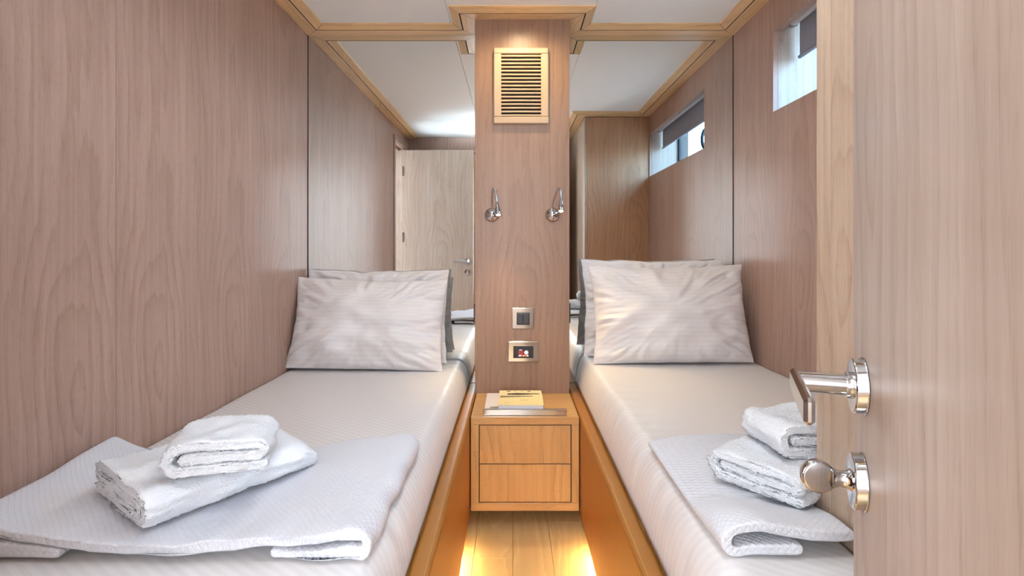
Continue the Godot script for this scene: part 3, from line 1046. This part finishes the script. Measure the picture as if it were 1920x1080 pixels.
# a thick cloth following a folded line (x across, y up), swept along z
func ribbon(line: Array, half: float, rings: Array, bend: Callable, step_uv := true) -> Geo:
	var pts := []
	var nrm := []
	for i in line.size():
		var d: Vector2 = (line[mini(i + 1, line.size() - 1)] - line[maxi(i - 1, 0)]).normalized()
		nrm.append(Vector2(-d.y, d.x))
	var outline := func(h: float) -> Array:
		var o := []
		for i in line.size():
			o.append(line[i] + nrm[i] * h)
		var last := line.size() - 1
		for k in range(1, 6):
			o.append(line[last] + nrm[last].rotated(-PI * k / 6.0) * h)
		for i in range(last, -1, -1):
			o.append(line[i] - nrm[i] * h)
		for k in range(1, 6):
			o.append(line[0] + (-nrm[0]).rotated(-PI * k / 6.0) * h)
		return o
	var outs := []
	for r in rings:
		outs.append(outline.call(r[1]))
	var m: int = outs[0].size()
	var run := [0.0]
	var mid: Array = outline.call(half)
	for i in range(1, m):
		run.append(run[i - 1] + mid[i].distance_to(mid[i - 1]))
	var g := Geo.new()
	g.grid(m, rings.size(), func(i, j): return bend.call(outs[j][i], rings[j][0]), func(i, j): return Vector2(run[i], rings[j][0]), true, false)
	for e in [0, rings.size() - 1]:
		var k := g.v.size()
		var nn := Vector3(0, 0, 1) if rings[e][0] > rings[rings.size() / 2][0] else Vector3(0, 0, -1)
		var poly := PackedVector2Array(outs[e])
		for i in m:
			g.vert(bend.call(outs[e][i], rings[e][0]), nn, Vector2(outs[e][i].x, outs[e][i].y))
		var ts := Geometry2D.triangulate_polygon(poly)
		for t in range(0, ts.size(), 3):
			g.tri(k + ts[t], k + ts[t + 1], k + ts[t + 2])
	return g


func densify(line: Array, step: float) -> Array:
	var o := [line[0]]
	for i in range(1, line.size()):
		var a: Vector2 = line[i - 1]
		var b: Vector2 = line[i]
		var n := maxi(1, int(ceil(a.distance_to(b) / step)))
		for k in range(1, n + 1):
			o.append(a.lerp(b, float(k) / n))
	return o


func turn_pts(c: Vector2, r: float, a0: float, a1: float, n: int) -> Array:
	var o := []
	for k in n + 1:
		var a := deg_to_rad(lerpf(a0, a1, float(k) / n))
		o.append(c + Vector2(cos(a), sin(a)) * r)
	return o


func sweep_rings(z0: float, z1: float, half: float, step: float, soft: float) -> Array:
	var o := []
	for q in [[0.0, 0.45], [0.12, 0.70], [0.35, 0.90], [1.0, 1.0]]:
		o.append([z0 + soft * q[0], half - soft * (1.0 - q[1])])
	var n := int((z1 - z0 - 2.0 * soft) / step)
	for k in range(1, n):
		o.append([lerpf(z0 + soft, z1 - soft, float(k) / n), half])
	for q in [[1.0, 1.0], [0.35, 0.90], [0.12, 0.70], [0.0, 0.45]]:
		o.append([z1 - soft * q[0], half - soft * (1.0 - q[1])])
	return o


func build_coverlets() -> void:
	var t := 0.020
	var nz := noise(2.4, 71, 2)
	var base := 0.5560
	# left: folded under at the wall and at the aisle side
	var line := [Vector2(-0.80, t * 0.5), Vector2(-0.975, t * 0.55)]
	line.append_array(turn_pts(Vector2(-0.975, t * 1.70), t * 1.15, 270, 90, 10))
	for q in [Vector2(-0.935, t * 2.35), Vector2(-0.885, t * 1.62), Vector2(-0.80, t * 1.48), Vector2(-0.74, t * 0.95), Vector2(-0.66, t * 0.80), Vector2(-0.56, t * 0.65), Vector2(-0.49, t * 0.85), Vector2(-0.43, t * 1.50), Vector2(-0.36, t * 1.85)]:
		line.append(q)
	line.append_array(turn_pts(Vector2(-0.272, t * 1.20), t * 0.72, 90, -90, 9))
	line.append(Vector2(-0.33, t * 0.48))
	line.append(Vector2(-0.418, t * 0.5))
	var left := ribbon(densify(line, 0.008), t * 0.46, sweep_rings(-1.345, -0.955, t * 0.46, 0.010, 0.007), func(p: Vector2, z: float):
		var y := base + p.y * (1.0 + 0.14 * nz.get_noise_2d(p.x * 1.2, z * 1.2))
		y += 0.014 * clampf((p.y - t) / t, 0.0, 1.0) * smoothstep(-0.84, -1.0, p.x) * smoothstep(-1.05, -1.33, z)
		y -= 0.008 * smoothstep(-0.30, -0.25, p.x)
		y += (0.004 + 0.010 * nz.get_noise_2d(p.x * 3.2, 4.0)) * smoothstep(-1.03, -0.955, z) * clampf(p.y / t, 0.0, 1.0)
		var zz := z - 0.125 * smoothstep(-0.95, -0.25, p.x) * (-z - 0.955) / 0.39 + 0.004 * sin(p.x * 13.0)
		return Vector3(p.x + 0.010 * nz.get_noise_2d(zz * 2.6, 9.0) * smoothstep(-0.5, -0.3, p.x), y, zz + 0.010 * nz.get_noise_2d(p.x * 2.4, 17.0)))
	whole("coverlet", left, M.pique, "white diamond-quilted coverlet folded across the foot of the left bed", "bedspread", "folded coverlets")
	# right: open fold on the aisle side, runs to the wardrobe and wall
	base = 0.5940
	var l2 := [Vector2(0.468, t * 0.5), Vector2(0.405, t * 0.5)]
	l2.append_array(turn_pts(Vector2(0.372, t * 1.45), t * 0.98, 270, 90, 10))
	for q in [Vector2(0.41, t * 2.42), Vector2(0.45, t * 1.95), Vector2(0.49, t * 1.60), Vector2(0.53, t * 1.50)]:
		l2.append(q)
	l2.append(Vector2(0.556, t * 1.5))
	var right := ribbon(densify(l2, 0.008), t * 0.46, sweep_rings(-1.395, -0.900, t * 0.46, 0.010, 0.007), func(p: Vector2, z: float):
		var flat := smoothstep(-0.93, -1.06, z)
		var y := base + p.y * lerpf(1.0, 0.60, flat) * (1.0 + 0.12 * nz.get_noise_2d(p.x * 1.2 + 5.0, z * 1.2))
		y -= 0.008 * smoothstep(0.40, 0.345, p.x)
		var xx := p.x
		if z < -1.048:
			xx = lerpf(p.x, 0.345 + (p.x - 0.345) * 3.40, smoothstep(-1.048, -1.075, z)) if p.x > 0.345 else p.x
		return Vector3(xx, y, z + 0.004 * sin(p.x * 17.0)))
	whole("coverlet", right, M.pique, "white diamond-quilted coverlet folded across the foot of the right bed", "bedspread", "folded coverlets")


func towel_line(w: float, t: float, flip: bool) -> Array:
	var line := [Vector2(-w / 2 + 1.9 * t, 1.5 * t), Vector2(w / 2 - 1.05 * t, 1.5 * t)]
	line.append_array(turn_pts(Vector2(w / 2 - t, 2.0 * t), 0.5 * t, -80, 80, 6))
	line.append(Vector2(w / 2 - 1.05 * t, 2.5 * t))
	line.append(Vector2(-w / 2 + 1.5 * t, 2.52 * t))
	line.append_array(turn_pts(Vector2(-w / 2 + 1.5 * t, 1.5 * t), 1.0 * t, 95, 265, 12))
	line.append(Vector2(-w / 2 + 1.55 * t, 0.5 * t))
	line.append(Vector2(w / 2 - 0.55 * t, 0.5 * t))
	if flip:
		var o := []
		for i in range(line.size() - 1, -1, -1):
			o.append(Vector2(-line[i].x, line[i].y))
		return o
	return line


func towel(called: String, label: String, at: Vector3, turn: float, w: float, t: float, depth: float, flip: bool, round_end: float, s: int, group: String, roll := 0.0) -> void:
	var soft := noise(6.0, s, 2)
	var fuzz := noise(170.0, s + 2, 2)
	var loops := noise(330.0, s + 4, 1)
	var g := ribbon(densify(towel_line(w, t, flip), 0.0032), t * 0.48, sweep_rings(-depth / 2, depth / 2, t * 0.48, 0.0032, 0.0075), func(p: Vector2, z: float):
		var far := clampf(0.5 - z / depth, 0.0, 1.0)
		var k := clampf((far - 1.0 + round_end) / maxf(round_end, 0.001), 0.0, 1.0)
		var dome := 1.0 - (1.0 - sqrt(maxf(0.0, 1.0 - k * k * 0.80))) * (1.0 if round_end > 0.0 else 0.0)
		var crown := 1.0 + 0.05 * cos(p.x / w * PI) + 0.16 * soft.get_noise_2d(p.x * 1.1, z * 1.1)
		var y := p.y * dome * crown
		var x := p.x * (0.90 + 0.10 * dome) + 0.007 * soft.get_noise_2d(z * 1.4, 30.0 + p.y * 8.0)
		return Vector3(x, maxf(y, 0.0004), z + 0.006 * soft.get_noise_2d(p.x * 2.0, 60.0 + p.y * 30.0)))
	g.ruffle(fuzz, 0.0026)
	g.ruffle(loops, 0.0016)
	var o := whole(called, g, M.terry, label, "towel", group)
	o.basis = Basis(Vector3.UP, turn) * Basis(Vector3.BACK, roll)
	o.position = at


func build_towels() -> void:
	# left pile
	var axis := Vector2(0.563, -0.827)
	var yaw := atan2(-axis.x, -axis.y)
	var c := Vector2(-0.655, -0.990) + Vector2(-0.205, -0.113) * 0.5 + axis * 0.185
	towel("bath_towel", "large folded white bath towel at the foot of the left bed", Vector3(c.x, 0.5955, c.y), yaw, 0.236, 0.0217, 0.365, true, 0.14, 5, "folded bath towels", -0.085)
	towel("hand_towel", "small folded white hand towel on top of the left towel pile", Vector3(-0.592, 0.6640, -1.120), 0.30, 0.190, 0.0215, 0.150, false, 0.0, 9, "folded hand towels")
	# right pile
	var ax2 := Vector2(0.80, -0.60)
	var c2 := Vector2(0.396, -1.12) + Vector2(0.6, 0.8) * 0.092 + ax2 * 0.15
	towel("bath_towel", "large folded white bath towel at the foot of the right bed", Vector3(c2.x, 0.6310, c2.y), atan2(-ax2.x, -ax2.y), 0.195, 0.0195, 0.28, false, 0.0, 15, "folded bath towels")
	towel("hand_towel", "small folded white hand towel on top of the right towel pile", Vector3(0.602, 0.6950, -1.125), 0.10, 0.205, 0.0205, 0.145, false, 0.0, 19, "folded hand towels")


func book(called: String, label: String, x0: float, x1: float, y0: float, y1: float, z0: float, z1: float, cover: Material, hard: bool) -> void:
	var o := thing(called, label, "book", Vector3((x0 + x1) * 0.5, y0, (z0 + z1) * 0.5))
	var th := 0.0016 if hard else 0.0006
	var inset := 0.0025 if hard else 0.0005
	part("pages", Geo.new().box(Vector3(x0 + th, y0 + th, z0 + inset), Vector3(x1 - inset, y1 - th, z1 - inset), 0.0008), M.paper, o)
	part("back_cover", Geo.new().box(Vector3(x0, y0, z0), Vector3(x1, y0 + th, z1), 0.0004), M.cover_plain, o)
	part("spine", Geo.new().box(Vector3(x0, y0 + th, z0), Vector3(x0 + th, y1 - th, z1), 0.0004), M.cover_plain, o)
	var g := Geo.new().box(Vector3(x0, y1 - th, z0), Vector3(x1, y1, z1), 0.0003)
	for i in g.uv.size():
		g.uv[i] = Vector2((g.v[i].x - x0) / (x1 - x0), (g.v[i].z - z0) / (z1 - z0))
	part("front_cover", g, cover, o)


func build_books() -> void:
	mat("cover_plain", Color(0.80, 0.73, 0.55), 0.6)
	var w1 := mat("brochure_cover", Color(1, 1, 1), 0.45)
	var sh := noise(0.03, 4, 2)
	w1.albedo_texture = picture(96, 224, func(x, y):
		var col := Color(0.86, 0.83, 0.83)
		if x > 41 and x < 46 and y > 26 and y < 62:
			col = Color(0.22, 0.18, 0.18)
		var d := absf(y - 176 + 0.10 * (x - 30))
		if x > 10 and x < 58 and d < 15.0 - absf(x - 40) * 0.30:
			col = Color(0.52, 0.50, 0.50) if x < 34 else Color(0.20, 0.18, 0.18)
		elif x > 10 and x < 58 and y > 186 and y < 196:
			col = Color(0.66, 0.65, 0.66)
		return col)
	var w2 := mat("yellow_cover", Color(1, 1, 1), 0.5)
	w2.albedo_texture = picture(192, 224, func(x, y):
		var k := sh.get_noise_2d(x * 2.0, y * 2.0)
		var col := Color(0.90, 0.85, 0.68).lerp(Color(0.84, 0.77, 0.56), clampf(y / 224.0 + 0.2 * k, 0, 1))
		if y > 8 and y < 24:
			for q in [[34, 50], [70, 74], [100, 104], [128, 142]]:
				if x > q[0] and x < q[1] and (x * 7 + y * 3) % 11 < 8:
					col = Color(0.18, 0.15, 0.12)
		var prow: float = 60.0 - 0.02 * x
		if x > 36 and x < 184 and absf(y - prow) < 15.0 - absf(x - 80) * 0.11 + 3.0 * k:
			col = Color(0.20, 0.15, 0.11)
		if x > 4 and x < 150 and absf(y - 100 + 0.05 * x) < 16.0 - 0.06 * x and sh.get_noise_2d(x * 9.0, y * 5.0) > -0.12:
			col = Color(0.25, 0.21, 0.18)
		if x > 92 and x < 130 and y > 142 and y < 158 and sh.get_noise_2d(x * 10.0, y * 6.0) > 0.08:
			col = Color(0.60, 0.52, 0.34)
		if x > 26 and x < 46 and y > 188 and y < 193:
			col = Color(0.60, 0.52, 0.34)
		return col)
	book("brochure", "thin white brochure lying under the yellow book on the nightstand", -0.1165, 0.075, 0.4345, 0.4455, -2.468, -2.192, w1, false)
	book("hardback_book", "thick pale yellow hardback book on the nightstand", -0.060, 0.1245, 0.4460, 0.4690, -2.425, -2.198, w2, true)
